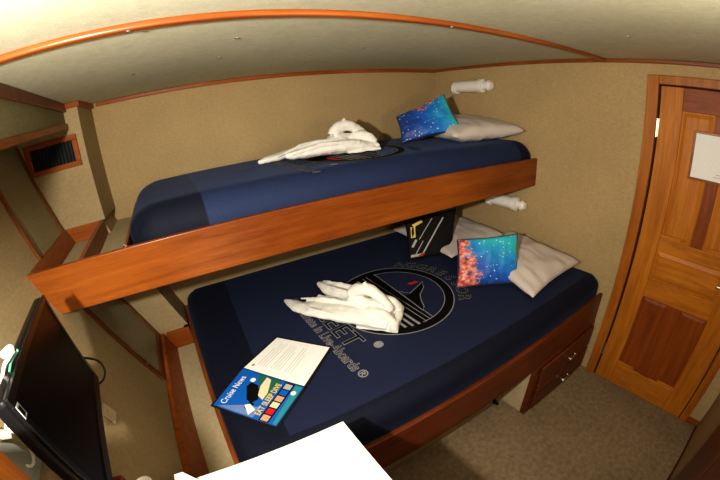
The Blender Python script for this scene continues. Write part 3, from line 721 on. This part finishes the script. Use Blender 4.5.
# ------------------------------------------------------------------ wall-mounted television
tvc = Vector((-2.425, -1.533, 1.324)); yaw, tilt, rl, w, h = .271, -.103, -.073, .56, .336
n_ = Vector((math.cos(yaw)*math.cos(tilt), math.sin(yaw)*math.cos(tilt), -math.sin(tilt)))
r_ = Vector((0, 0, 1)).cross(n_).normalized(); u_ = n_.cross(r_)
r_, u_ = math.cos(rl)*r_+math.sin(rl)*u_, -math.sin(rl)*r_+math.cos(rl)*u_
tv = empty('television', tvc-u_*h/2, label='flat black television on a bracket on the left wall', cat='television')
def tb(x0, x1, y0, y1, d0, d1):    # box in the screen's own frame
    q = [(x0, y0), (x1, y0), (x1, y1), (x0, y1)]
    f = lambda x, y, d: tvc+r_*x+u_*y+n_*d
    return MB().hexa([f(x, y, d0) for x, y in q]+[f(x, y, d1) for x, y in q])
tb(-w/2, w/2, -h/2, h/2, -.035, -.003).build('housing', M['black'], tv, bevel=.010, seg=3)
m = MB(); bz = .018
for a in ((-w/2, w/2, h/2-bz, h/2), (-w/2, w/2, -h/2, -h/2+.030), (-w/2, -w/2+bz, -h/2+.030, h/2-bz), (w/2-bz, w/2, -h/2+.030, h/2-bz)):
    f = lambda x, y, d: tvc+r_*x+u_*y+n_*d
    q = [(a[0], a[2]), (a[1], a[2]), (a[1], a[3]), (a[0], a[3])]
    m.hexa([f(x, y, -.003) for x, y in q]+[f(x, y, .005) for x, y in q])
m.build('bezel', M['black'], tv, bevel=.002)
tb(-w/2+bz, w/2-bz, -h/2+.030, h/2-bz, -.003, .0015).build('screen', M['screen'], tv)
st = tb(-w/2+.003, -w/2+.021, h/2-.050, h/2-.022, .005, .0062).build('sticker', M['ink'], tv)
st2 = tb(-w/2+.006, -w/2+.018, h/2-.046, h/2-.027, .0062, .0068).build('sticker_print', M['black']); sub(st2, st)
tb(-.06, .06, -.06, .06, -.06, -.035).build('bracket_plate', M['black'], tv, bevel=.003)
m = MB(); a0 = tvc-n_*.06; wy = a0.y; m.tube([a0, Vector((wl(wy, 1.32)+.02, wy, 1.32))], .018, 12); m.hexa(hx(wl(wy, 1.32)+.004, wl(wy, 1.32)+.03, wy-.05, wy+.05, 1.27, 1.37)) ; m.build('bracket_arm', M['black'], tv)
m = MB(); m.tube(spline([tvc+r_*.25-u_*.03-n_*.04, (-2.49, -1.19, 1.16), (-2.475, -1.20, 1.11), (-2.50, -1.235, 1.09), tvc+r_*.24-u_*.12-n_*.04]), .004, 8)
m.build('cable', M['black'], tv, smooth=True)

# power lead and plugs behind the television
pl_ = empty('power_lead', (-2.6, -1.6, 1.25), label='white mains lead with plugs hanging on the wall behind the television', cat='cable')
yy = -1.70
m = MB(); m.tube(spline([(-2.372, yy, 1.545), (-2.395, yy, 1.53), (-2.414, yy, 1.516), (-2.46, yy, 1.459), (-2.485, yy, 1.409), (-2.512, yy, 1.375)]), .004, 8)
m.build('lead', M['plastic'], pl_, smooth=True)
m = MB(); m.tube(spline([(-2.368, yy+.008, 1.540), (-2.392, yy+.008, 1.524), (-2.408, yy+.008, 1.508), (-2.452, yy+.008, 1.452), (-2.480, yy+.008, 1.409)]), .0025, 8)
m.build('lead', M['cablegreen'], pl_, smooth=True)
m = MB(); m.tube(spline([(-2.505, yy, 1.375), (-2.489, yy, 1.333), (-2.503, yy, 1.284), (-2.530, yy, 1.252), (-2.555, yy, 1.262)]), .004, 8)
m.build('lead', M['plastic'], pl_, smooth=True)
m = MB(); m.tube([(-2.40, yy, 1.541), (-2.372, yy, 1.552)], .008, 12); m.build('plug', M['plastic'], pl_, bevel=.002)
m = MB(); m.tube([(-2.565, yy, 1.372), (-2.535, yy, 1.362)], .017, 16); m.tube([(-2.535, yy, 1.362), (-2.508, yy, 1.355)], [.012, .008], 14); m.build('plug', M['ivory'], pl_, bevel=.002)
zz = 1.27; so = MB().hexa([(wl(y, z)+e, y, z) for z in (1.22, 1.34) for e, y in ((.002, -1.76), (.028, -1.76), (.028, -1.66), (.002, -1.66))]).build('wall_socket', M['plastic_edge'], bevel=.004)
prop(so, label='grey plastic mains socket on the wall behind the television', cat='socket')
ou = empty('switch_plate', (wl(-1.29, .99)+.004, -1.29, .99), label='small beige switch plate on the left wall between television and bedside tray', cat='switch')
lean(-1.322, -1.262, .965, 1.025, .001, .008).build('plate', M['ivory'], ou, bevel=.002)
lean(-1.302, -1.282, .982, 1.008, .008, .013).build('rocker', M['ivory'], ou, bevel=.002)

# ------------------------------------------------------------------ white counter by the camera, locker, wardrobe
ct = empty('white_counter', (-2.1, -2.05, 0), label='bright white laminate counter corner in the foreground beside the bed', cat='counter')
cxr = -1.743-.1657
m = MB(); xr = lambda y: cxr+T*y
m.hexa([(-2.44, -1.625, .925), (xr(-1.625), -1.625, .925), (xr(YN), YN+.003, .925), (-2.30, YN+.003, .925),
        (-2.44, -1.625, .95), (xr(-1.625), -1.625, .95), (xr(YN), YN+.003, .95), (-2.30, YN+.003, .95)])
m.build('worktop', M['white'], ct, bevel=.002)
m = MB(); m.hexa([(-2.23, -1.68, 0), (xr(-1.68)-.03, -1.68, 0), (xr(YN)-.03, YN+.004, 0), (-1.97, YN+.004, 0),
                  (-2.23, -1.68, .924), (xr(-1.68)-.03, -1.68, .924), (xr(YN)-.03, YN+.004, .924), (-1.97, YN+.004, .924)])
m.build('cabinet_body', M['dark'], ct, bevel=.003)
lk = empty('wall_locker', (-2.5, -2.1, .952), label='orange varnished wooden locker at the lower left edge below the television', cat='locker')
m = MB(); m.hexa([(-2.44, YN+.004, .952), (-2.18, YN+.004, .952), (-2.18-.13, -1.90, .952), (-2.455, -1.90, .952),
                  (-2.52, YN+.004, 1.56), (-2.20, YN+.004, 1.56), (-2.345, -1.90, 1.56), (-2.60, -1.90, 1.56)]); m.build('body', M['woodZ'], lk, bevel=.004)
m = MB(); m.hexa([(-2.178, YN+.02, .97), (-2.174, YN+.02, .97), (-2.305, -1.92, .97), (-2.309, -1.92, .97),
                  (-2.198, YN+.02, 1.54), (-2.190, YN+.02, 1.54), (-2.334, -1.92, 1.54), (-2.341, -1.92, 1.54)]); m.build('door', M['woodZ'], lk, bevel=.002)
wd = empty('wardrobe', (-1.08, -2.5, 0), label='dark wooden wardrobe edge at the lower right corner of the photo', cat='wardrobe')
MB().box(-1.3, -.865-.25, YN+.004, -2.455, 0, 1.9, 0).build('body', M['dark'], wd, bevel=.004)
MB().box(-1.12, -.86, YN+.004, -2.452, 0, 1.9, 0).build('side_panel', M['dark'], wd, bevel=.003)
# little things at the back edge of the counter
cp = empty('cup', (-2.342, -1.655, .951), label='white cup beside the small brown wooden box at the counter back edge', cat='cup')
m = MB()
pr = [(0, .0), (.022, 0), (.026, .01), (.030, .085), (.0305, .09), (.027, .09), (.0, .02)]
sg = 24; rg = []
for r, z in pr[1:-1]: rg.append([m.bm.verts.new((-2.342+r*math.cos(2*math.pi*k/sg), -1.665+r*math.sin(2*math.pi*k/sg), .951+z)) for k in range(sg)])
for a, b in zip(rg, rg[1:]):
    for k in range(sg): m.bm.faces.new((a[k], a[(k+1) % sg], b[(k+1) % sg], b[k]))
m.bm.faces.new(rg[0][::-1]); inn = [m.bm.verts.new((-2.342+.023*math.cos(2*math.pi*k/sg), -1.665+.023*math.sin(2*math.pi*k/sg), .965)) for k in range(sg)]
for k in range(sg): m.bm.faces.new((rg[-1][k], rg[-1][(k+1) % sg], inn[(k+1) % sg], inn[k]))
m.bm.faces.new(inn); m.build('body', M['plastic'], cp, smooth=True)
bx = MB().hexa(hx(-2.425, -2.380, -1.69, -1.645, .951, 1.085)).build('wooden_box', M['cab'], bevel=.004)
prop(bx, label='small brown wooden box at the counter back edge below the television', cat='box')
m = MB(); m.prism([(-2.285, -1.63, .951), (-2.215, -1.63, .951), (-2.20, -1.645, .951), (-2.28, -1.645, .951)], [(-2.262, -1.632, 1.005), (-2.236, -1.632, 1.005), (-2.235, -1.634, 1.005), (-2.26, -1.634, 1.005)])
fc = m.build('folded_card', M['paper']); prop(fc, label='white folded card standing at the left end of the white counter', cat='card')

# ------------------------------------------------------------------ screw heads on the ceiling
spots = [(-1.753, -1.10), (-1.785, -.782), (-1.144, -.84), (-1.30, -.45), (-2.15, -.70), (-.76, -.436), (-1.144, -1.762), (-.50, -1.75), (-1.75, -1.80)]
proto = None
for i, (x, y) in enumerate(spots):
    if proto is None:
        m = MB(); m.tube([(0, 0, 0), (0, 0, -.002), (0, 0, -.0045)], [.0085, .0085, .005], 12); proto = o = m.build('screw_head', M['silver'])
    else: o = proto.copy(); C.objects.link(o)
    o.location = (x, y, H); prop(o, label='small round metal screw head on the cream ceiling', cat='screw', group='screw heads on the ceiling')
for i, (x, lb) in enumerate(((-2.054, 'left-hand metal screw head on the curved wooden ceiling strip'), (-1.103, 'middle metal screw head on the wooden ceiling strip'))):
    o = proto.copy(); C.objects.link(o); o.location = (x, -1.381, H-.0172); prop(o, label=lb, cat='screw', group='screw heads on the wooden strip')

# ------------------------------------------------------------------ light
def area(name, loc, target, size, power, col, spread=math.pi):
    l = bpy.data.lights.new(name, 'AREA'); l.shape = 'DISK'; l.size = size; l.energy = power; l.color = col; l.spread = spread
    o = bpy.data.objects.new(name, l); C.objects.link(o); o.location = loc
    o.rotation_euler = (Vector(target)-Vector(loc)).to_track_quat('-Z', 'Y').to_euler(); return o
area('flash', (-2.36, -2.20, 1.90), (-.9, -.5, 1.25), .06, 33, (1, .93, .80))
pt_ = bpy.data.lights.new('fill_light', 'POINT'); pt_.energy = 14; pt_.color = (1, .88, .68); pt_.shadow_soft_size = .12  # added fill light without a fixture, brightens ceiling and right wall
po = bpy.data.objects.new('fill_light', pt_); C.objects.link(po); po.location = (-1.25, -2.38, 1.72)
wld = bpy.data.worlds.new('world'); sc.world = wld; wld.use_nodes = True
wld.node_tree.nodes['Background'].inputs[0].default_value = (.9, .8, .65, 1); wld.node_tree.nodes['Background'].inputs[1].default_value = .2

# ------------------------------------------------------------------ fisheye camera
cam = bpy.data.cameras.new('camera'); co = bpy.data.objects.new('camera', cam); C.objects.link(co)
R = Vector((.880487, -.467441, -.079009)); U = Vector((.247575, .31126, .91751)); F = Vector((.404289, .827415, -.389787))
mat = Matrix((R, U, -F)).transposed().to_4x4(); mat.translation = (-1.9381, -2.2543, 1.8311); co.matrix_world = mat
cam.type = 'PANO'; cam.sensor_width = 36; cam.sensor_height = 24; cam.clip_start = .01
cy = cam; cy.panorama_type = 'FISHEYE_LENS_POLYNOMIAL'; cy.fisheye_fov = math.radians(200)
k = [0.0, -0.06107160471949284, 1.999188129447559e-05, 1.9333981841326445e-05, -3.337056616342269e-07]
cy.fisheye_polynomial_k0, cy.fisheye_polynomial_k1, cy.fisheye_polynomial_k2, cy.fisheye_polynomial_k3, cy.fisheye_polynomial_k4 = k
sc.camera = co
sc.view_settings.view_transform = 'Standard'; sc.view_settings.look = 'Medium High Contrast'; sc.view_settings.exposure = -.02
